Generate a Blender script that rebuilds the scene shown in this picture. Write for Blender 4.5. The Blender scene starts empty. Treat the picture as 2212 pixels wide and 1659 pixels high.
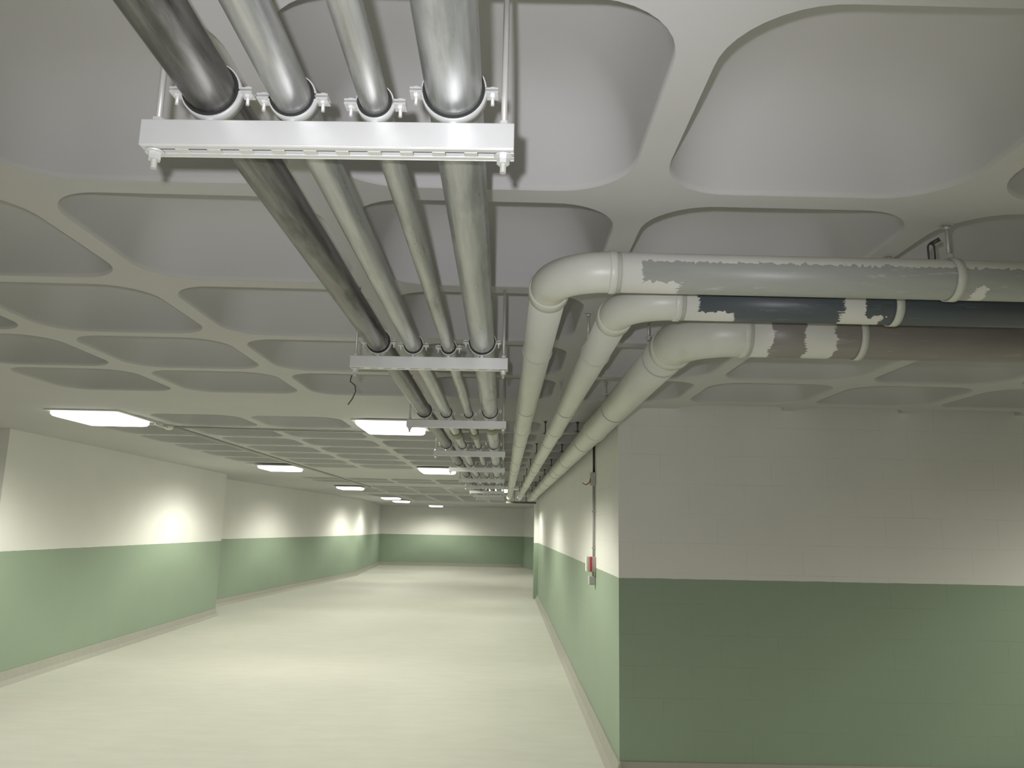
import bpy, bmesh, math, random
from mathutils import Vector, Matrix
random.seed(4)
sc = bpy.context.scene
COL = sc.collection
PI = math.pi

# ------------------------------------------------------------------ camera
F = 1700.0
VPX, VPY, ROLL = 1087.0, 1142.0, math.radians(1.25)
vY = Vector((VPX-1106.0, -(VPY-829.5), -F)).normalized()
vZ = Vector((math.sin(ROLL), math.cos(ROLL), 0)); vZ = (vZ - vZ.dot(vY)*vY).normalized()
vX = vY.cross(vZ)
R3 = Matrix((vX, vY, vZ))
cam_d = bpy.data.cameras.new('camera'); cam = bpy.data.objects.new('camera', cam_d); COL.objects.link(cam)
cam.matrix_world = Matrix.Translation((0, 0, 1.55)) @ R3.to_4x4()
cam_d.sensor_fit = 'HORIZONTAL'; cam_d.sensor_width = 36.0; cam_d.lens = F*36.0/2212.0
cam_d.clip_start = 0.02; cam_d.clip_end = 200
sc.camera = cam

# ------------------------------------------------------------------ world, exposure, flash
w = bpy.data.worlds.new('world'); sc.world = w; w.use_nodes = True
w.node_tree.nodes['Background'].inputs[0].default_value = (0.0, 0.0, 0.0, 1)
w.node_tree.nodes['Background'].inputs[1].default_value = 0.0
sc.view_settings.view_transform = 'Standard'; sc.view_settings.look = 'None'
sc.view_settings.gamma = 1.0; sc.view_settings.use_curve_mapping = False
sc.view_settings.exposure = 0.0

LAMP_W = 86.0
LAMP_COL = (1.0, 1.0, 0.84)
FLASH_W = 92.0
fl = bpy.data.lights.new('camera_flash', 'SPOT'); fl.energy = FLASH_W; fl.color = (0.96, 0.945, 1.0)
fl.shadow_soft_size = 0.012; fl.spot_size = math.radians(84); fl.spot_blend = 1.0
flo = bpy.data.objects.new('camera_flash', fl); COL.objects.link(flo)
flo.matrix_world = Matrix.Translation(Vector((-0.045, -0.01, 1.60))) @ (R3 @ Matrix.Rotation(math.radians(2), 3, 'Y') @ Matrix.Rotation(math.radians(7), 3, 'X')).to_4x4()

# ------------------------------------------------------------------ materials
def new_mat(name):
    m = bpy.data.materials.new(name); m.use_nodes = True
    nt = m.node_tree; b = nt.nodes['Principled BSDF']
    return m, nt, b
def N(nt, t, **kw):
    n = nt.nodes.new(t)
    for k, v in kw.items(): setattr(n, k, v)
    return n
def pos(nt):
    return N(nt, 'ShaderNodeNewGeometry').outputs['Position']
def mapping(nt, src, scale=(1, 1, 1), loc=(0, 0, 0)):
    m = N(nt, 'ShaderNodeMapping'); m.inputs['Scale'].default_value = scale; m.inputs['Location'].default_value = loc
    nt.links.new(src, m.inputs['Vector']); return m.outputs[0]
def noise(nt, src, scale=5, detail=4, rough=.5):
    n = N(nt, 'ShaderNodeTexNoise'); n.inputs['Scale'].default_value = scale
    n.inputs['Detail'].default_value = detail; n.inputs['Roughness'].default_value = rough
    nt.links.new(src, n.inputs['Vector']); return n.outputs['Fac']
def ramp(nt, src, stops):
    r = N(nt, 'ShaderNodeValToRGB'); nt.links.new(src, r.inputs[0])
    el = r.color_ramp.elements
    while len(el) < len(stops): el.new(.5)
    for e, (p, c) in zip(el, stops):
        e.position = p; e.color = (c[0], c[1], c[2], 1) if not isinstance(c, (int, float)) else (c, c, c, 1)
    return r.outputs[0]
def mix(nt, fac, a, b):
    m = N(nt, 'ShaderNodeMix', data_type='RGBA')
    for i, v in ((0, fac), (6, a), (7, b)):
        if isinstance(v, (int, float)): m.inputs[i].default_value = v
        elif isinstance(v, tuple): m.inputs[i].default_value = (v[0], v[1], v[2], 1)
        else: nt.links.new(v, m.inputs[i])
    return m.outputs[2]
def math_n(nt, op, a, b=0.0, c=None):
    m = N(nt, 'ShaderNodeMath', operation=op)
    for i, v in enumerate((a, b) if c is None else (a, b, c)):
        if isinstance(v, (int, float)): m.inputs[i].default_value = v
        else: nt.links.new(v, m.inputs[i])
    return m.outputs[0]
def sep(nt, v):
    s = N(nt, 'ShaderNodeSeparateXYZ'); nt.links.new(v, s.inputs[0]); return s.outputs
def bump(nt, b, h, strength=.2, dist=.01):
    n = N(nt, 'ShaderNodeBump'); n.inputs['Strength'].default_value = strength; n.inputs['Distance'].default_value = dist
    nt.links.new(h, n.inputs['Height']); nt.links.new(n.outputs[0], b.inputs['Normal'])
def simple(name, col, rough=.5, metal=0.0):
    m, nt, b = new_mat(name)
    p = pos(nt); f = noise(nt, p, 14, 3)
    c = mix(nt, f, tuple(v*.92 for v in col), tuple(min(1, v*1.08) for v in col))
    nt.links.new(c, b.inputs['Base Color']); b.inputs['Roughness'].default_value = rough; b.inputs['Metallic'].default_value = metal
    return m

WHITE = (.76, .75, .73); GREEN = (.285, .36, .275)
def wall_mat(name, blocks):
    m, nt, b = new_mat(name)
    p = pos(nt); s = sep(nt, p)
    n1 = noise(nt, p, 2.0, 4); 
    wv = noise(nt, p, 9.0, 2)
    zz = math_n(nt, 'ADD', s[2], math_n(nt, 'MULTIPLY', math_n(nt, 'SUBTRACT', wv, .5), .008))
    g = math_n(nt, 'LESS_THAN', zz, 1.245)
    wc = mix(nt, n1, tuple(v*.95 for v in WHITE), tuple(v*1.04 for v in WHITE))
    gc = mix(nt, n1, tuple(v*.95 for v in GREEN), tuple(v*1.05 for v in GREEN))
    c = mix(nt, g, wc, gc)
    fine = noise(nt, p, 160, 3)
    if blocks:
        cmb = N(nt, 'ShaderNodeCombineXYZ')
        nt.links.new(math_n(nt, 'ADD', s[0], s[1]), cmb.inputs[0])
        nt.links.new(math_n(nt, 'ADD', s[2], -0.095), cmb.inputs[1])
        br = N(nt, 'ShaderNodeTexBrick'); nt.links.new(mapping(nt, cmb.outputs[0], (1, 1, 1), (-7.39+.2, 0, 0)), br.inputs['Vector'])
        br.inputs['Scale'].default_value = 1.0; br.inputs['Brick Width'].default_value = .38; br.inputs['Row Height'].default_value = .1975
        br.inputs['Mortar Size'].default_value = .0022; br.inputs['Mortar Smooth'].default_value = .6
        br.inputs['Color1'].default_value = (0.45, 0.45, 0.45, 1); br.inputs['Color2'].default_value = (.55, .55, .55, 1)
        br.inputs['Mortar'].default_value = (0, 0, 0, 1)
        gate = ramp(nt, noise(nt, p, 3.2, 3), [(.38, 0.15), (.62, 1.0)])
        f2 = math_n(nt, 'MULTIPLY', br.outputs['Fac'], gate)
        c = mix(nt, math_n(nt, 'MULTIPLY', f2, .16), c, (.05, .06, .045))
        hh = math_n(nt, 'ADD', math_n(nt, 'MULTIPLY', br.outputs['Fac'], -1.0), math_n(nt, 'MULTIPLY', fine, .25))
        bump(nt, b, hh, .12, .002)
    else:
        bump(nt, b, fine, .12, .001)
    nt.links.new(c, b.inputs['Base Color']); b.inputs['Roughness'].default_value = .55
    b.inputs['Specular IOR Level'].default_value = .35
    return m
M = {}
M['wall'] = wall_mat('painted_plaster_two_tone', False)
M['block'] = wall_mat('painted_block_two_tone', True)

m, nt, b = new_mat('ceiling_paint'); p = pos(nt)
c = mix(nt, noise(nt, p, 1.3, 5), (.48, .475, .475), (.545, .54, .535))
nt.links.new(c, b.inputs['Base Color']); b.inputs['Roughness'].default_value = .8
bump(nt, b, noise(nt, p, 55, 5), .15, .002); M['ceil'] = m

m, nt, b = new_mat('floor_concrete'); p = pos(nt)
a1 = noise(nt, p, .9, 6, .6); a2 = noise(nt, mapping(nt, p, (1, 3.2, 1)), 2.6, 6, .65)
c = mix(nt, a1, (.62, .61, .56), (.70, .69, .64))
c = mix(nt, ramp(nt, a2, [(.35, .0), (.62, .35)]), c, (.56, .55, .50))
sp = ramp(nt, noise(nt, p, 3.1, 8, .75), [(.70, 0.0), (.74, 0.6)])
c = mix(nt, sp, c, (.78, .78, .74))
nt.links.new(c, b.inputs['Base Color']); b.inputs['Roughness'].default_value = .68
b.inputs['Specular IOR Level'].default_value = .22
bump(nt, b, noise(nt, p, 30, 5), .05, .002); M['floor'] = m

M['skirt'] = simple('grey_skirting_paint', (.36, .35, .31), .6)

def galv(name, dark, light, spots, rough=.38, metal=.75):
    m, nt, b = new_mat(name); p = pos(nt)
    st = noise(nt, mapping(nt, p, (9, .55, 9)), 5.0, 6, .6)
    c = mix(nt, ramp(nt, st, [(.36, 0.0), (.64, 1.0)]), dark, light)
    bl = noise(nt, mapping(nt, p, (6, 1.3, 6)), 2.4, 5, .6)
    c = mix(nt, ramp(nt, bl, [(.52, 0.0), (.66, spots)]), c, tuple(v*.5 for v in dark))
    nt.links.new(c, b.inputs['Base Color']); b.inputs['Metallic'].default_value = metal
    r = ramp(nt, st, [(.3, rough-.06), (.7, rough+.14)]); nt.links.new(r, b.inputs['Roughness'])
    bump(nt, b, st, .06, .002)
    return m
M['steel_dark'] = galv('dark_mill_steel', (.075, .072, .068), (.25, .245, .235), .7, .30, .6)
M['steel_a'] = galv('galvanised_steel_clean', (.32, .33, .325), (.52, .525, .51), .3, .30, .55)
M['steel_b'] = galv('galvanised_steel_streaked', (.30, .305, .29), (.48, .485, .47), .6, .30, .55)
M['steel_c'] = galv('galvanised_steel_large', (.34, .35, .35), (.50, .51, .505), .5, .30, .55)
M['zinc'] = simple('bright_zinc', (.67, .68, .67), .38, .35)
M['rod'] = simple('zinc_rod', (.52, .52, .49), .4, .3)
M['rubber'] = simple('black_rubber', (.02, .02, .018), .7)
M['collar'] = simple('olive_coupling', (.20, .20, .12), .5, .3)
M['dark'] = simple('dark_hanger_metal', (.09, .09, .08), .5, .5)
M['grey_plastic'] = simple('grey_plastic', (.42, .43, .40), .5)
M['white_plastic'] = simple('white_plastic', (.70, .70, .62), .45)
M['red'] = simple('red_plastic', (.42, .03, .04), .45)
M['black'] = simple('black_plastic', (.03, .03, .03), .5)
M['pink'] = simple('faded_pink_plastic', (.55, .42, .42), .5)
M['frame'] = simple('lamp_frame_metal', (.70, .70, .66), .5, .0)
m, nt, b = new_mat('lamp_diffuser_lit'); p = pos(nt)
b.inputs['Base Color'].default_value = (.8, .8, .8, 1)
b.inputs['Emission Color'].default_value = (1, 1, .97, 1); b.inputs['Emission Strength'].default_value = 3.0
M['glow'] = m

def painted(name, bands, bare, axis=0, drips=(), top=True):
    """white paint over bare pipe; bands = x-intervals that are painted"""
    m, nt, b = new_mat(name); p = pos(nt); s = sep(nt, p)
    jag = noise(nt, mapping(nt, p, (3, 90, 190)), 2.0, 3, .6)
    big = noise(nt, p, 14.0, 3)
    x = math_n(nt, 'ADD', s[axis], math_n(nt, 'ADD', math_n(nt, 'MULTIPLY', math_n(nt, 'SUBTRACT', jag, .5), .035), math_n(nt, 'MULTIPLY', math_n(nt, 'SUBTRACT', big, .5), .07)))
    tot = None
    for (a, e, zlo, zhi) in bands:
        k = math_n(nt, 'MULTIPLY', math_n(nt, 'GREATER_THAN', x, a), math_n(nt, 'LESS_THAN', x, e))
        zj = math_n(nt, 'ADD', s[2], math_n(nt, 'MULTIPLY', math_n(nt, 'SUBTRACT', noise(nt, p, 60.0, 3), .5), .03))
        k = math_n(nt, 'MULTIPLY', k, math_n(nt, 'MULTIPLY', math_n(nt, 'GREATER_THAN', zj, zlo), math_n(nt, 'LESS_THAN', zj, zhi)))
        tot = k if tot is None else math_n(nt, 'MAXIMUM', tot, k)
    wn = noise(nt, p, 6, 4)
    wh = mix(nt, wn, (.60, .60, .56), (.70, .70, .65))
    st = noise(nt, mapping(nt, p, (1.4, 9, 9)), 4.0, 5, .6)
    bc = mix(nt, st, tuple(v*.85 for v in bare), tuple(v*1.15 for v in bare))
    smear = ramp(nt, noise(nt, mapping(nt, p, (2.2, 14, 14)), 3.0, 5, .7), [(.60, 0.0), (.68, .5)])
    bc = mix(nt, smear, bc, tuple(min(.7, v*1.7+.03) for v in bare))
    c = mix(nt, tot, bc, wh)
    nt.links.new(c, b.inputs['Base Color']); b.inputs['Roughness'].default_value = .42
    bump(nt, b, jag, .05, .002)
    return m
M['h_near'] = painted('half_painted_grey_pipe', [(-9, .345, 0, 9), (.28, .45, 0, 2.195), (1.225, 1.27, 0, 2.20), (-9, 9, 2.249, 9)], (.34, .355, .33))
M['h_mid'] = painted('half_painted_blue_grey_pipe', [(-9, .56, 0, 9), (.55, .66, 0, 2.19), (.985, 1.055, 0, 9), (1.055, 1.11, 0, 2.188)], (.075, .09, .10))
M['h_far'] = painted('half_painted_brown_grey_pipe', [(-9, .91, 0, 9), (1.02, 1.12, 0, 9)], (.24, .225, .205))
m, nt, b = new_mat('white_pipe_paint'); p = pos(nt)
c = mix(nt, noise(nt, mapping(nt, p, (4, 1, 4)), 3.0, 5), (.53, .54, .49), (.63, .64, .58))
c = mix(nt, ramp(nt, noise(nt, p, 2.2, 5, .7), [(.60, 0.0), (.70, .3)]), c, (.42, .36, .24))
nt.links.new(c, b.inputs['Base Color']); b.inputs['Roughness'].default_value = .4; M['pipe_white'] = m

# ------------------------------------------------------------------ mesh helpers
def V(*a): return Vector(a)
def add_box(bm, lo, hi, rot=None, piv=None):
    xs = [bm.verts.new((x, y, z)) for x in (lo[0], hi[0]) for y in (lo[1], hi[1]) for z in (lo[2], hi[2])]
    for f in ((0,1,3,2),(4,6,7,5),(0,4,5,1),(2,3,7,6),(0,2,6,4),(1,5,7,3)): bm.faces.new([xs[i] for i in f])
    if rot is not None: bmesh.ops.rotate(bm, verts=xs, cent=piv or V(0,0,0), matrix=rot)
    return xs
def add_sweep(bm, path, r, seg=16, caps=True, rad=None):
    path = [Vector(q) for q in path]; rings = []
    t0 = (path[1]-path[0]).normalized()
    ref = V(0,0,1) if abs(t0.z) < .9 else V(1,0,0)
    u = t0.cross(ref).normalized()
    for i, q in enumerate(path):
        a = (q-path[i-1]).normalized() if i else None
        c = (path[i+1]-q).normalized() if i < len(path)-1 else None
        t = ((a or c)+(c or a)).normalized()
        u = (u-u.dot(t)*t).normalized(); v = t.cross(u)
        k = 1.0
        if a and c:
            k = 1.0/max(.5, a.dot(t))
        rr = (rad[i] if rad else r)
        rings.append([bm.verts.new(q+(math.cos(2*PI*j/seg)*u+math.sin(2*PI*j/seg)*v)*rr) for j in range(seg)])
    for A, B in zip(rings, rings[1:]):
        for j in range(seg):
            f = bm.faces.new((A[j], A[(j+1) % seg], B[(j+1) % seg], B[j])); f.smooth = True
    if caps:
        bm.faces.new(rings[0][::-1]); bm.faces.new(rings[-1])
def add_ring(bm, c, r0, r1, w, a0=0, a1=2*PI, seg=40, axis='Y'):
    """band around an axis, thickness r0..r1, width w"""
    closed = abs(a1-a0-2*PI) < 1e-6
    n = seg+1 if not closed else seg
    rows = []
    for i in range(n):
        a = a0+(a1-a0)*i/seg
        ca, sa = math.cos(a), math.sin(a)
        row = []
        for (r, d) in ((r0,-w/2),(r1,-w/2),(r1,w/2),(r0,w/2)):
            if axis == 'Y': row.append(bm.verts.new((c[0]+ca*r, c[1]+d, c[2]+sa*r)))
            elif axis == 'X': row.append(bm.verts.new((c[0]+d, c[1]+ca*r, c[2]+sa*r)))
            else: row.append(bm.verts.new((c[0]+ca*r, c[1]+sa*r, c[2]+d)))
        rows.append(row)
    m_ = n if closed else n-1
    for i in range(m_):
        A, B = rows[i], rows[(i+1) % n]
        for k in range(4):
            f = bm.faces.new((A[k], A[(k+1) % 4], B[(k+1) % 4], B[k])); f.smooth = k in (1, 3)
    if not closed:
        bm.faces.new(rows[0][::-1]); bm.faces.new(rows[-1])
def add_cyl(bm, p0, p1, r, seg=16): add_sweep(bm, [p0, p1], r, seg)
def obj(name, bm, mat, parent=None, label=None, bevel=0.0, smooth_angle=None):
    bmesh.ops.recalc_face_normals(bm, faces=bm.faces)
    me = bpy.data.meshes.new(name)
    if parent is not None:
        off = Vector((0,0,0)); q = parent
        while q is not None: off += q.location; q = q.parent
        bmesh.ops.translate(bm, verts=bm.verts, vec=-off)
    bm.to_mesh(me); bm.free()
    o = bpy.data.objects.new(name, me); COL.objects.link(o)
    me.materials.append(mat)
    if parent is not None: o.parent = parent
    if label: o['label'] = label
    if bevel:
        md = o.modifiers.new('bevel', 'BEVEL'); md.width = bevel; md.segments = 2; md.limit_method = 'ANGLE'
    return o
def thing(name, label, cat, loc=(0,0,0), group=None):
    o = bpy.data.objects.new(name, None); COL.objects.link(o); o.location = loc
    o.empty_display_size = .1
    o['label'] = label; o['category'] = cat
    if group: o['group'] = group
    return o
def tag(o, label, cat, group=None):
    o['label'] = label; o['category'] = cat
    if group: o['group'] = group
    return o
def struct(name, bm, mat, label, **k):
    o = obj(name, bm, mat, None, **k); o['kind'] = 'structure'; o['label'] = label; o['category'] = name.split('_')[0]; return o
def copy_tree(o, parent=None):
    c = o.copy(); COL.objects.link(c); c.parent = parent
    for ch in list(o.children): copy_tree(ch, c)
    return c
NB = bmesh.new

# ------------------------------------------------------------------ floor
H = 2.39
bm = NB(); add_box(bm, (-9, -4, -.2), (9, 34, 0)); struct('floor', bm, M['floor'], 'pale smooth concrete floor of the basement corridor')

# ------------------------------------------------------------------ waffle ceiling
PITCH, OPEN, RAD = .81, .735, .175
NS = 20  # samples per side
def square_ring(cx, cy, hs, z):
    pts = []
    for k in range(4):
        for i in range(NS):
            t = -1+2*i/NS
            x, y = ((t, -1), (1, t), (-t, 1), (-1, -t))[k]
            pts.append((cx+x*hs, cy+y*hs, z))
    return pts
def round_ring(cx, cy, hs, rad, z):
    pts = []
    for k in range(4):
        for i in range(NS):
            t = -1+2*i/NS
            x, y = ((t, -1), (1, t), (-t, 1), (-1, -t))[k]
            x *= hs; y *= hs; lim = hs-rad
            if abs(x) > lim and abs(y) > lim:
                dx, dy = x-math.copysign(lim, x), y-math.copysign(lim, y)
                # map square corner to arc by angle
                if abs(dx) >= abs(dy): ang = (abs(dy)/max(1e-9, rad))*PI/4
                else: ang = PI/2-(abs(dx)/max(1e-9, rad))*PI/4
                x = math.copysign(lim+rad*math.cos(ang), x); y = math.copysign(lim+rad*math.sin(ang), y)
            pts.append((cx+x, cy+y, z))
    return pts
bm = NB()
vcache = {}
def gv(p):
    k = (round(p[0], 3), round(p[1], 3), round(p[2], 3))
    if k not in vcache: vcache[k] = bm.verts.new(p)
    return vcache[k]
def coffer(cx, cy):
    rings = [square_ring(cx, cy, PITCH/2, H)]
    prof = [(0, 0), (.003, .016), (.008, .05), (.022, .105), (.045, .155), (.08, .198), (.125, .228), (.18, .246), (.25, .254)]
    for ins, dz in prof: rings.append(round_ring(cx, cy, OPEN/2-ins, max(.05, RAD-ins*.35), H+dz))
    vs = [[gv(p) if i == 0 else bm.verts.new(p) for p in r] for i, r in enumerate(rings)]
    n = len(vs[0])
    for ri, (A, B) in enumerate(zip(vs, vs[1:])):
        for j in range(n):
            f = bm.faces.new((A[j], A[(j+1) % n], B[(j+1) % n], B[j])); f.smooth = ri > 0
    f = bm.faces.new(vs[-1]); f.smooth = True
def flat(x0, y0, x1, y1):
    if x1-x0 < 1e-4 or y1-y0 < 1e-4: return
    bm.faces.new([bm.verts.new(p) for p in ((x0,y0,H),(x1,y0,H),(x1,y1,H),(x0,y1,H))])
XR = .33        # a longitudinal rib centre
YR = 1.09       # a transverse rib centre
def field(x0, nx, y0, ny, xa=-9, xb=9):
    """nx x ny coffers from the corner x0,y0, plain slab on both sides"""
    for i in range(nx):
        for j in range(ny): coffer(x0+(i+.5)*PITCH, y0+(j+.5)*PITCH)
    flat(xa, y0, x0, y0+ny*PITCH); flat(x0+nx*PITCH, y0, xb, y0+ny*PITCH)
X0 = XR-4*PITCH          # -2.91
Y1 = YR-5*PITCH          # -2.96
flat(-9, -4, 9, Y1)
field(X0, 12, Y1, 10)                    # to Y = 5.14
ya = Y1+10*PITCH
field(XR+PITCH, 7, ya, 1)                # one more row above the right-hand bay
yb = ya+PITCH
y2 = 6.15
flat(-9, yb, 9, y2)
field(X0-PITCH, 6, y2, 7)                # X -3.72 .. 1.14
y3 = y2+7*PITCH
y4 = 14.15
flat(-9, y3, 9, y4)
field(X0-PITCH, 6, y4, 2)
y5 = y4+2*PITCH; y6 = 16.75
flat(-9, y5, 9, y6)
field(X0-PITCH, 6, y6, 4)
y7 = y6+4*PITCH; y8 = 21.2
flat(-9, y7, 9, y8)
field(X0-PITCH, 6, y8, 6)
y9 = y8+6*PITCH
flat(-9, y9, 9, 34)
# top of the slab
xs = [bm.verts.new(p) for p in ((-9,-4,H+.36),(9,-4,H+.36),(9,34,H+.36),(-9,34,H+.36))]; bm.faces.new(xs)
bmesh.ops.recalc_face_normals(bm, faces=bm.faces)
me = bpy.data.meshes.new('ceiling'); bm.to_mesh(me); bm.free()
ceil = bpy.data.objects.new('ceiling', me); COL.objects.link(ceil); me.materials.append(M['ceil'])
ceil['kind'] = 'structure'; ceil['label'] = 'pale painted concrete waffle slab ceiling with rounded coffers'; ceil['category'] = 'ceiling'

# ------------------------------------------------------------------ walls
def prism(bm, pts, z0, z1):
    a = [bm.verts.new((x, y, z0)) for x, y in pts]; c = [bm.verts.new((x, y, z1)) for x, y in pts]
    n = len(pts)
    for i in range(n): bm.faces.new((a[i], a[(i+1) % n], c[(i+1) % n], c[i]))
    bm.faces.new(a[::-1]); bm.faces.new(c)
def wall(name, pts, mat, label, z1=H+.001):
    bm = NB(); prism(bm, pts, 0, z1); return struct(name, bm, mat, label)
WX0, WX1 = .775, .81
wall('wall_right', [(WX0, 5.37), (9, 5.37), (9, 5.6), (WX0+.24, 5.6), (1.06, 18.7), (WX1, 18.7)], M['block'], 'two-tone block wall right of the corridor, its end facing the viewer', H+.30)
wall('wall_left', [(-4.70, 7.48), (-4.86, 13.9), (-9, 13.9), (-9, 7.48)], M['wall'], 'two-tone wall block on the left, nearest to the viewer')
wall('wall_far_left', [(-5.5, 13.9), (-5.16, 18.7), (-4.63, 25.7), (-9, 25.7), (-9, 13.9)], M['wall'], 'second two-tone wall section on the left, stepping back')
wall('wall_farthest_left', [(-4.66, 25.7), (-5.06, 33), (-9, 33), (-9, 25.7)], M['wall'], 'last short left wall section before the end wall')
wall('wall_back', [(-9, 33), (9, 33), (9, 33.3), (-9, 33.3)], M['wall'], 'end wall of the corridor, green below and white above')
wall('wall_far_right', [(.86, 33), (1.30, 30.6), (9, 30.6), (9, 33)], M['wall'], 'short angled wall face right of the end wall')
wall('wall_side_passage', [(4.0, 18.4), (4.2, 18.4), (4.2, 30.6), (4.0, 30.6)], M['wall'], 'wall of the side passage behind the right-hand wall')
wall('wall_near_left', [(-9, -4), (-8.8, -4), (-8.8, 7.48), (-9, 7.48)], M['wall'], 'left wall of the near bay')
wall('wall_near_right', [(8.8, -4), (9, -4), (9, 5.37), (8.8, 5.37)], M['wall'], 'right wall of the near bay')
wall('wall_rear', [(-9, -4.2), (9, -4.2), (9, -4), (-9, -4)], M['wall'], 'wall behind the viewer')
bm = NB(); prism(bm, [(.715, 18.35), (WX1+.0, 18.35), (WX1, 18.7), (.715, 18.7)], 0, H)
struct('trim_1', bm, M['wall'], 'narrow brightly lit pilaster at the far end of the right wall')

def skirting(name, a, c, side, label, hgt=.105, dep=.06):
    """cove skirting from a to c, projecting to 'side' (unit 2d)"""
    bm = NB(); prof = [(0, 0), (dep, 0), (dep*.55, hgt*.35), (.012, hgt), (0, hgt)]
    rows = []
    for q in (a, c): rows.append([bm.verts.new((q[0]+side[0]*d, q[1]+side[1]*d, z+.0005)) for d, z in prof])
    n = len(prof)
    for i in range(n): bm.faces.new((rows[0][i], rows[0][(i+1) % n], rows[1][(i+1) % n], rows[1][i]))
    bm.faces.new(rows[0][::-1]); bm.faces.new(rows[1])
    return struct(name, bm, M['skirt'], label)
skirting('baseboard_right', (WX0, 5.31), (WX1, 18.35), (-1, 0), 'grey cove skirting along the right corridor wall', dep=.065)
skirting('baseboard_front', (WX0, 5.37), (8.8, 5.37), (0, -1), 'grey cove skirting below the block wall facing the viewer', dep=.05)
skirting('baseboard_left', (-4.70, 7.46), (-4.86, 13.9), (1, 0), 'grey cove skirting along the nearest left wall', .125)
skirting('baseboard_near_left', (-8.8, 7.48), (-4.70, 7.48), (0, -1), 'grey cove skirting on the side of the left wall block', .125)
skirting('baseboard_far_left', (-5.5, 13.9), (-5.16, 18.7), (1, 0), 'grey cove skirting along the start of the second left wall', .125)
skirting('baseboard_middle_left', (-5.16, 18.7), (-4.63, 25.7), (1, 0), 'grey cove skirting along the end of the second left wall', .125)
skirting('baseboard_farthest_left', (-4.66, 25.7), (-5.06, 33), (1, 0), 'grey cove skirting along the last left wall', .125)
skirting('baseboard_back', (-5.06, 33), (.86, 33), (0, -1), 'grey cove skirting below the end wall', .125)

# ------------------------------------------------------------------ lamps
LW, LL = .50, .60
def make_lamp():
    t = thing('ceiling_light', '', 'light', (0, 0, H))
    bm = NB()
    # frame: open rim round the diffuser + backing plate
    fx, fy, w_ = LW/2+.035, LL/2+.035, .03
    add_box(bm, (-fx, -fy, H-.012), (fx, fy, H-.0005))
    # parent sits at (0,0,H): obj() subtracts it
    obj('frame', bm, M['frame'], t)
    bm = NB(); rows = []
    for ins, z in ((0, H-.013), (0, H-.035), (.012, H-.05), (.04, H-.058)):
        rows.append([bm.verts.new(p) for p in ((-LW/2+ins, -LL/2+ins, z), (LW/2-ins, -LL/2+ins, z), (LW/2-ins, LL/2-ins, z), (-LW/2+ins, LL/2-ins, z))])
    for A, B in zip(rows, rows[1:]):
        for j in range(4): bm.faces.new((A[j], A[(j+1) % 4], B[(j+1) % 4], B[j]))
    bm.faces.new(rows[-1]); bm.faces.new(rows[0][::-1])
    obj('diffuser', bm, M['glow'], t, 'glowing white diffuser')
    ld = bpy.data.lights.new('lamp_tubes', 'AREA'); ld.shape = 'RECTANGLE'; ld.size = LW*.8; ld.size_y = LL*.8
    ld.energy = LAMP_W; ld.color = LAMP_COL; ld.spread = math.radians(180)
    # wide-beam louvre: strongest some 50-60 degrees off the vertical, cut off near the ceiling
    ld.use_nodes = True; nt = ld.node_tree; em = nt.nodes['Emission']
    g = N(nt, 'ShaderNodeNewGeometry'); dp = N(nt, 'ShaderNodeVectorMath', operation='DOT_PRODUCT')
    nt.links.new(g.outputs['Normal'], dp.inputs[0]); nt.links.new(g.outputs['Incoming'], dp.inputs[1])
    cs = math_n(nt, 'ABSOLUTE', dp.outputs['Value'])
    f_ = ramp(nt, cs, [(0, .02), (.12, .06), (.26, .40), (.44, 1.0), (.60, .95), (.74, .48), (.88, .26), (1, .19)])
    nt.links.new(f_, em.inputs['Strength'])
    lo = bpy.data.objects.new('lamp_tubes', ld); COL.objects.link(lo); lo.parent = t; lo.location = (0, 0, -.062)
    return t
G_L = 'ceiling lights of the basement corridor'
lamps = [(-3.27, 6.36, 'square lit ceiling light at far left, nearest the viewer, white flex at its corner'),
         (-.95, 6.56, 'lit ceiling light beside the third pipe rack, half hidden by its left end'),
         (-3.32, 11.75, 'lit ceiling light over the far end of the nearest left wall'),
         (-.98, 11.6, 'lit ceiling light just left of the pipe racks, beyond the half hidden one'),
         (-3.40, 17.6, 'lit ceiling light over the second left wall, third in the left row'),
         (-.16, 17.3, 'lit ceiling light seen through the far pipe racks'),
         (-3.33, 23.5, 'thin sliver of light far down the left row, before the end wall'),
         (-3.38, 26.3, 'thin sliver of light farthest in the left row'),
         (-2.65, 31.2, 'ceiling light right before the end wall, seen edge-on'),
         (-3.3, 1.2, 'ceiling light above left of the viewer, outside the picture'),
         (1.5, .1, 'ceiling light just right of the viewer, outside the picture'),
         (5.2, 3.5, 'ceiling light lighting the right end of the block wall, outside the picture'),
         (2.6, 24.5, 'unseen ceiling light added to light the hidden side passage')]  # last entry is an unseen lamp, added only for surrounding light
lamp0 = make_lamp()
for i, (x, y, lab) in enumerate(lamps):
    t = lamp0 if i == 0 else copy_tree(lamp0)
    t.location = (x, y, H); t['label'] = lab; t['group'] = G_L

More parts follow.
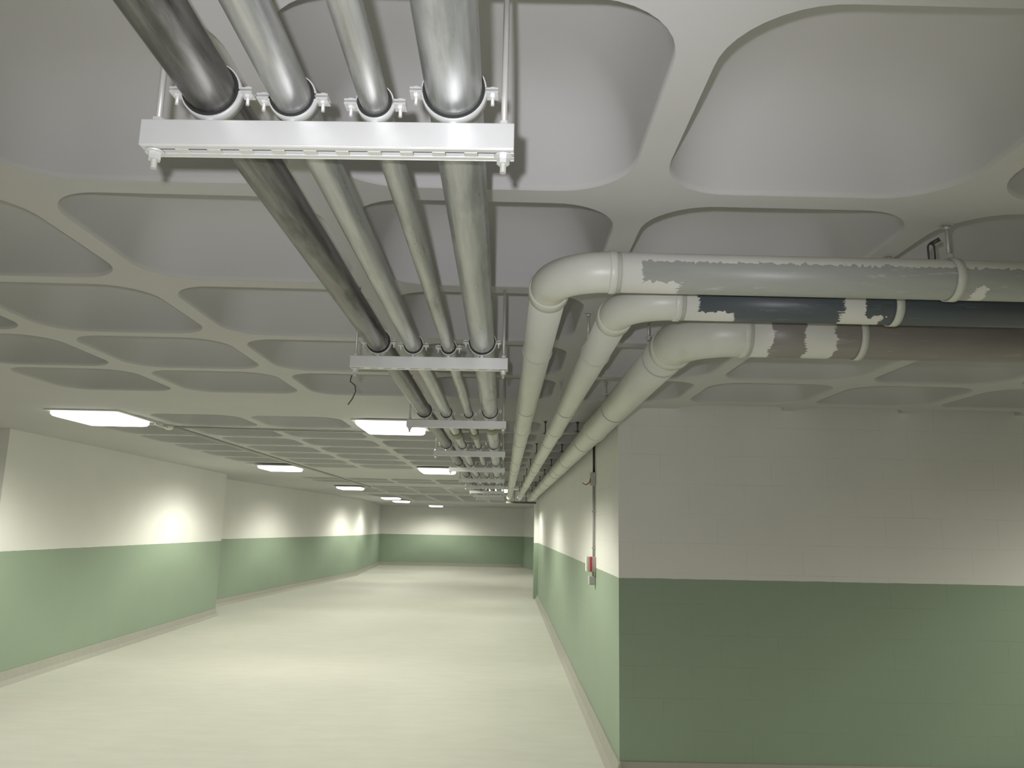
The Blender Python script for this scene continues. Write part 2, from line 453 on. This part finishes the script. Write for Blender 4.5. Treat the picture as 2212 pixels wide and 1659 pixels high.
# ------------------------------------------------------------------ pipe racks
SB, ST = 2.096, 2.137     # channel bottom / top
PZ = ST+.016              # underside of the pipes
PIPES = [(-.455, .0385), (-.331, .0295), (-.206, .0220), (-.088, .0425)]
def hexnut(bm, c, r, h):
    a = [bm.verts.new((c[0]+r*math.cos(k*PI/3), c[1]+r*math.sin(k*PI/3), c[2])) for k in range(6)]
    d = [bm.verts.new((v.co.x, v.co.y, c[2]+h)) for v in a]
    for k in range(6): bm.faces.new((a[k], a[(k+1) % 6], d[(k+1) % 6], d[k]))
    bm.faces.new(a[::-1]); bm.faces.new(d)
def make_rack():
    t = thing('pipe_rack', '', 'pipe rack', (0, 0, 0))
    xl, xr, hw, th = -.550, .004, .0205, .0028
    # channel: front web, back web, slotted bottom, lips
    bm = NB()
    add_box(bm, (xl, -hw, SB), (xr, -hw+th, ST)); add_box(bm, (xl, hw-th, SB), (xr, hw, ST))
    add_box(bm, (xl, -hw+th, ST-.003), (xr, -hw+.009, ST)); add_box(bm, (xl, hw-.009, ST-.003), (xr, hw-th, ST))
    add_box(bm, (xl, -hw+th, SB), (xr, -.007, SB+th)); add_box(bm, (xl, .007, SB), (xr, hw-th, SB+th))
    x = xl; 
    while x < xr-.02:
        add_box(bm, (x, -.007, SB), (min(x+.02, xr), .007, SB+th)); x += .048
    add_box(bm, (xr-.012, -.007, SB), (xr, .007, SB+th))
    obj('channel', bm, M['zinc'], t, 'slotted zinc channel', bevel=.0012)
    for rx in (-.534, -.012):
        bm = NB(); add_cyl(bm, (rx, 0, SB-.028), (rx, 0, H+.01), .0047, 12)
        rod = obj('threaded_rod', bm, M['rod'], t)
        for zn, hn in ((SB-.0145, .011), (ST+.002, .009)):
            bm = NB(); hexnut(bm, (rx, 0, zn), .0095, hn); obj('hex_nut', bm, M['zinc'], rod)
        for za in (SB-.0035, ST-.0005):
            bm = NB(); add_cyl(bm, (rx, 0, za), (rx, 0, za+.003), .014, 20); obj('washer', bm, M['zinc'], rod)
    for px, pr in PIPES:
        c = (px, 0, PZ+pr)
        cl = bpy.data.objects.new('pipe_clamp', None); COL.objects.link(cl); cl.parent = t; cl.location = (px, 0, ST); cl.empty_display_size = .05
        bm = NB(); add_ring(bm, c, pr+.0042, pr+.0066, .022, PI+.06, 2*PI-.06)
        # ears of the lower half
        for s in (-1, 1): add_box(bm, (px+s*(pr+.003), -.011, c[2]-.0042), (px+s*(pr+.024), .011, c[2]-.0016))
        add_cyl(bm, (px, 0, ST-.002), (px, 0, PZ-.0055), .006, 10); hexnut(bm, (px, 0, ST+.0), .0095, .007)
        obj('lower_band', bm, M['zinc'], cl)
        bm = NB(); add_ring(bm, c, pr+.0042, pr+.0066, .022, .06, PI-.06)
        for s in (-1, 1): add_box(bm, (px+s*(pr+.003), -.011, c[2]+.0016), (px+s*(pr+.024), .011, c[2]+.0042))
        obj('upper_band', bm, M['zinc'], cl)
        bm = NB(); add_ring(bm, c, pr+.0004, pr+.0044, .026)
        obj('rubber_liner', bm, M['rubber'], cl, 'black rubber liner')
        for s in (-1, 1):
            bm = NB(); ex = px+s*(pr+.0155)
            add_cyl(bm, (ex, 0, c[2]-.019), (ex, 0, c[2]+.007), .0028, 8); hexnut(bm, (ex, 0, c[2]+.0042), .0062, .0045)
            hexnut(bm, (ex, 0, c[2]-.008), .0055, .0038)
            obj('screw', bm, M['zinc'], cl)
    return t
RY = [1.09, 2.71, 4.35, 6.10, 7.80, 9.55, 11.15, 12.65, 14.20, 15.50]
ORD = ['nearest', 'second', 'third', 'fourth', 'fifth', 'sixth', 'seventh', 'eighth', 'ninth', 'farthest']
rack0 = make_rack()
for i, y in enumerate(RY):
    t = rack0 if i == 0 else copy_tree(rack0)
    t.location = (0, y, 0)
    if i == 0: t.rotation_euler = (0, 0, -.024)
    t['label'] = ('nearest hanging pipe rack, brightly lit slotted zinc channel with four clamps' if i == 0 else
                  'farthest hanging pipe rack of the row, tiny above the end wall' if i == 9 else
                  '%s hanging pipe rack from the viewer, channel on two rods under four pipes' % ORD[i])
    t['group'] = 'hanging pipe racks under the four steel pipes'

# four steel pipes
names = [('thickest dark steel pipe, leftmost of the four on the racks', 'steel_dark'),
         ('medium galvanised steel pipe, second from left on the racks', 'steel_a'),
         ('thinnest galvanised steel pipe, third from left on the racks', 'steel_b'),
         ('thick pale galvanised steel pipe, rightmost of the four on the racks', 'steel_c')]
for k, ((px, pr), (lab, mt)) in enumerate(zip(PIPES, names)):
    z = PZ+pr
    t = thing('steel_pipe', lab, 'pipe', (px, 0, z), 'steel pipes on the hanging racks')
    bm = NB(); path = [(px, -2.4, z)]+[(px, y, z) for y in (0, 4, 8, 12, 16.0)]
    for a in range(1, 9):
        th = a/8*PI/2; path.append((px, 16.0+.12*math.sin(th), z+.12*(1-math.cos(th))))
    path.append((px, 16.12, H-.001))
    add_sweep(bm, path, pr, 32); obj('tube', bm, M[mt], t)
    for y in ((5.28, 5.45), (5.18, 5.42), (5.18, 5.42), (4.9, 5.12))[k:k+1]:
        if k == 0: continue
        bm = NB(); add_sweep(bm, [(px, y[0], z), (px, y[0]+.02, z), (px, y[1]-.02, z), (px, y[1], z)], 0, 32, rad=[pr+.003, pr+.008, pr+.008, pr+.003])
        obj('coupling', bm, M['collar'], t, 'dull olive coupling')

# ------------------------------------------------------------------ painted pipes on the right
G_Q = 'painted pipes turning along the right wall'
def bend(p0, r, n=14):
    """quarter bend in the horizontal plane: from -Y-running (coming towards viewer) to +X; p0 = corner point"""
    pts = []
    for a in range(n+1):
        th = a/n*PI/2
        pts.append((p0[0]+r-r*math.cos(th), p0[1]+r-r*math.sin(th), p0[2]))
    return pts
QP = [  # X, Y of cross run, z, radius, bend radius, material, label
    (.118, 2.02, 2.232, .054, .15, 'h_near', 'nearest painted pipe, white elbow then grey half-painted run to the right'),
    (.345, 2.275, 2.228, .053, .15, 'h_mid', 'middle painted pipe, white elbow then dark blue-grey run to the right'),
    (.622, 2.67, 2.235, .078, .19, 'h_far', 'widest and farthest-back painted pipe, hugging the right wall')]
YE = 18.3
for (qx, qy, z, r, br, mt, lab) in QP:
    t = thing('painted_pipe', lab, 'pipe', (qx, qy, z), G_Q)
    bm = NB(); add_sweep(bm, [(qx, YE, z)]+[(qx, y, z) for y in (14, 10, 6, 4)]+[(qx, qy+br+.02, z)], r, 36); obj('long_tube', bm, M['pipe_white'], t, 'white painted tube along the corridor')
    bm = NB(); pts = bend((qx, qy, z), br); add_sweep(bm, [(qx, qy+br+.03, z)]+pts+[(qx+br+.03, qy, z)], r+.001, 36); obj('elbow', bm, M['pipe_white'], t, 'white elbow')
    bm = NB(); add_sweep(bm, [(qx+br+.02, qy, z), (1.0, qy, z), (2.0, qy, z), (4.5, qy, z)], r, 36); obj('cross_tube', bm, M[mt], t, 'partly painted tube running right')
    bm = NB(); yy = qy+br; add_sweep(bm, [(qx, yy, z), (qx, yy+.006, z), (qx, yy+.055, z), (qx, yy+.06, z)], 0, 36, rad=[r+.002, r+.006, r+.006, r+.001]); obj('socket', bm, M['pipe_white'], t)
    bm = NB(); xx = qx+br; add_sweep(bm, [(xx-.002, qy, z), (xx+.002, qy, z), (xx+.016, qy, z), (xx+.02, qy, z)], 0, 36, rad=[r+.001, r+.004, r+.004, r+.001]); obj('weld_bead', bm, M['pipe_white'], t)
    for yj in (5.35, 8.9, 12.3):
        bm = NB(); add_sweep(bm, [(qx, yj, z), (qx, yj+.008, z), (qx, yj+.11, z), (qx, yj+.118, z)], 0, 36, rad=[r+.001, r+.006, r+.006, r+.001]); obj('socket', bm, M['pipe_white'], t)

# hangers
def make_hanger(x, y, z, r, ax, rodoff, band_mat, rod_mat, lab, grp, wb=.022, th=.003, liner=True, wing=False):
    t = thing('pipe_hanger', lab, 'pipe hanger', (x, y, H), grp)
    bm = NB(); add_ring(bm, (x, y, z), r+.0015, r+.0015+th, wb, axis=ax)
    obj('band', bm, band_mat, t)
    top = H+.003
    if ax == 'Y':
        rx, ry = x+rodoff, y; zt = z+math.sqrt((r+.0045)**2-max(0, abs(rodoff)-.013)**2)+(.001 if rodoff else 0)
    else:
        rx, ry = x, y+rodoff; zt = z+math.sqrt(max(0, (r+.004)**2-rodoff**2))
    bm = NB(); add_cyl(bm, (rx, ry, zt-.001), (rx, ry, top), .005, 10); obj('rod', bm, rod_mat, t)
    bm = NB(); hexnut(bm, (rx, ry, zt+.002), .011, .012)
    if wing: add_box(bm, (rx-.022, ry-.004, zt+.006), (rx+.022, ry+.004, zt+.01))
    obj('nut', bm, rod_mat, t)
    bm = NB(); add_box(bm, (rx-.015, ry-.01, H-.004), (rx+.015, ry+.01, H-.0005)); add_cyl(bm, (rx, ry, H-.015), (rx, ry, H-.005), .009, 10)
    obj('anchor', bm, rod_mat, t)
    return t
HX = [1.19, 1.155, 1.22]
for (qx, qy, z, r, br, mt, lab), hx, w3 in zip(QP, HX, ('grey half-painted run of the nearest', 'dark blue-grey run of the middle', 'run of the widest')):
    t = make_hanger(hx, qy, z, r, 'X', .0, M['pipe_white'], M['rod'], 'white painted hanger ring on the %s painted pipe, at right' % w3, 'hangers on the cross runs at right', .024)
# open turnbuckle link beside the near hanger
t = thing('chain_link', 'dark open steel link hanging beside the near hanger rod, above the grey pipe', 'link', (1.155, 2.02, 2.32))
bm = NB(); pts = []
for a in range(17):
    th = a/16*2*PI; pts.append((1.158+.009*math.cos(th), 2.045, 2.318+.012*math.sin(th)+(.014 if math.sin(th) > 0 else -.014)))
add_sweep(bm, pts, .0028, 8, caps=False); obj('loop', bm, M['dark'], t)
bm = NB(); add_cyl(bm, (1.158, 2.045, 2.343), (1.175, 2.03, 2.352), .006, 8); obj('hook', bm, M['dark'], t)
hy = [2.98, 4.42, 6.15, 7.80, 9.55, 11.15, 12.65, 14.2, 16.0]
hord = ['first', 'second', 'third', 'fourth', 'fifth', 'sixth', 'seventh', 'eighth', 'last']
for (qx, qy, z, r, br, mt, lab), nm, off, y0 in zip(QP, ('nearest-elbow', 'middle', 'widest'), (0, -.03, -.055), (0, 0, .09)):
    for i, y in enumerate(hy):
        yy = y+(y0 if i == 0 else 0)
        make_hanger(qx, yy, z, r, 'Y', off, M['pipe_white'] if nm != 'widest' else M['grey_plastic'], M['rod'] if i < 2 else M['dark'],
                    'thin hanger ring round the %s painted pipe, %s after its elbow' % (nm, hord[i]), 'hangers of the painted pipes along the corridor', .010, .002, wing=(i > 0))
# dark bracket where the painted pipes end
t = thing('end_bracket', 'dark crossbar under the far ends of the painted pipes', 'bracket', (.4, 17.9, H))
bm = NB(); add_box(bm, (.05, 17.82, 2.115), (.725, 17.9, 2.155)); obj('crossbar', bm, M['dark'], t)
for x in (.09, .24, .50, .70):
    if x in (.24, .50):
        bm = NB(); add_cyl(bm, (x, 17.86, 2.155), (x, 17.86, H), .006, 8); obj('rod', bm, M['dark'], t)

# ------------------------------------------------------------------ cables and small electrics
bm = NB(); add_sweep(bm, [(-2.99, 6.70, H-.02), (-2.965, 6.75, H-.035), (-2.975, 6.83, H-.03), (-2.975, 6.90, H-.022)], .008, 10)
tag(obj('light_flex', bm, M['white_plastic']), 'short white flex from the nearest left ceiling light to the round box', 'cable')
t = thing('junction_box', 'small round white junction box on the ceiling beside the nearest left light', 'junction box', (-2.975, 6.94, H))
bm = NB(); bmesh.ops.create_uvsphere(bm, u_segments=20, v_segments=12, radius=.042, matrix=Matrix.Translation((-2.975, 6.94, H-.018)) @ Matrix.Diagonal((1, 1, .62, 1)))
for f in bm.faces: f.smooth = True
obj('cover', bm, M['white_plastic'], t)
bm = NB(); add_cyl(bm, (-2.975, 6.94, H-.008), (-2.975, 6.94, H-.0005), .05, 20); obj('base', bm, M['grey_plastic'], t)
def conduit(name, pts, r, lab, mat='grey_plastic', clips=()):
    t = thing(name, lab, 'conduit', pts[0]); bm = NB(); add_sweep(bm, pts, r, 10); obj('tube', bm, M[mat], t)
    for c in clips:
        bm = NB(); add_box(bm, (c[0]-.014, c[1]-.008, H-.024), (c[0]+.014, c[1]+.008, H-.0005)); obj('clip', bm, M[mat], t)
    return t
conduit('ceiling_conduit', [(-2.93, 6.97, H-.012), (-1.64, 7.07, H-.012), (-.85, 7.05, H-.012)], .009, 'thin conduit crossing the ceiling from the round box towards the pipe racks')
conduit('ceiling_conduit', [(-2.975, 6.99, H-.012), (-2.975, 10.2, H-.012), (-2.93, 14.2, H-.012), (-2.90, 17.2, H-.012)], .011, 'long thin conduit running down the ceiling along the left lights')
conduit('ceiling_conduit', [(-2.945, 6.99, H-.012), (-2.945, 10.2, H-.012), (-2.90, 14.2, H-.012)], .008, 'second thin cable running close beside the long ceiling conduit')
# dangling strap on the second rack
bm = NB(); add_sweep(bm, [(-.541, 2.705, SB-.03), (-.545, 2.705, 2.045), (-.527, 2.705, 2.03), (-.524, 2.705, 2.01), (-.533, 2.705, 1.985), (-.548, 2.705, 1.962)], .0022, 8)
tag(obj('hanging_wire', bm, M['dark']), 'thin bent wire dangling from the left end of the second rack', 'wire')

# wall electrics at Y ~ 6.75
wy = 6.75; wx = WX0+(WX1-WX0)*(wy-5.37)/13.0
t = thing('wall_conduit', 'grey conduit running down the right corridor wall to the call point', 'conduit', (wx, wy, 2.25))
bm = NB(); add_sweep(bm, [(wx-.014, wy, 2.36), (wx-.014, wy, 2.04)], .010, 12); obj('black_tube', bm, M['black'], t, 'black upper length')
bm = NB(); add_sweep(bm, [(wx-.014, wy, 1.925), (wx-.014, wy, 1.335)], .011, 12); obj('tube', bm, M['grey_plastic'], t)
bm = NB(); add_box(bm, (wx-.030, wy-.016, 1.70), (wx-.0005, wy+.016, 1.712)); add_box(bm, (wx-.030, wy-.016, 1.40), (wx-.0005, wy+.016, 1.412)); obj('clip', bm, M['grey_plastic'], t)
t = thing('wall_junction_box', 'small grey box high on the right wall with loose red and black wires', 'junction box', (wx, wy, 1.98))
bm = NB(); add_box(bm, (wx-.045, wy-.04, 1.925), (wx-.0005, wy+.04, 2.035)); obj('body', bm, M['grey_plastic'], t, bevel=.005)
bm = NB(); add_sweep(bm, [(wx-.045, wy-.02, 1.985), (wx-.050, wy-.03, 1.96), (wx-.062, wy-.035, 1.945), (wx-.075, wy-.04, 1.935)], .0045, 8); obj('red_wire', bm, M['red'], t, 'short red wire')
bm = NB(); add_sweep(bm, [(wx-.070, wy-.04, 1.937), (wx-.088, wy-.04, 1.93), (wx-.102, wy-.04, 1.938), (wx-.115, wy-.04, 1.946)], .0035, 8); obj('black_wire', bm, M['black'], t, 'black wire tail')
t = thing('call_point', 'pale call point box with a red vertical stripe on the right wall', 'call point', (wx, wy, 1.275))
bm = NB(); add_box(bm, (wx-.072, wy-.05, 1.212), (wx-.0005, wy+.05, 1.335)); obj('body', bm, M['pink'], t, bevel=.004)
bm = NB(); add_box(bm, (wx-.050, wy-.054, 1.212), (wx-.034, wy-.0495, 1.334)); obj('stripe', bm, M['red'], t, 'red vertical stripe')
bm = NB(); add_box(bm, (wx-.080, wy-.048, 1.215), (wx-.0715, wy+.048, 1.331)); obj('cover', bm, M['white_plastic'], t, 'white cover plate')
t = thing('socket_box', 'small grey box on the right wall just below the call point', 'box', (wx, wy, 1.145))
bm = NB(); add_box(bm, (wx-.058, wy-.035, 1.105), (wx-.0005, wy+.035, 1.178)); obj('body', bm, M['grey_plastic'], t, bevel=.006)
bm = NB(); add_cyl(bm, (wx-.02, wy, 1.178), (wx-.02, wy, 1.2115), .009, 10); obj('stub', bm, M['grey_plastic'], t)
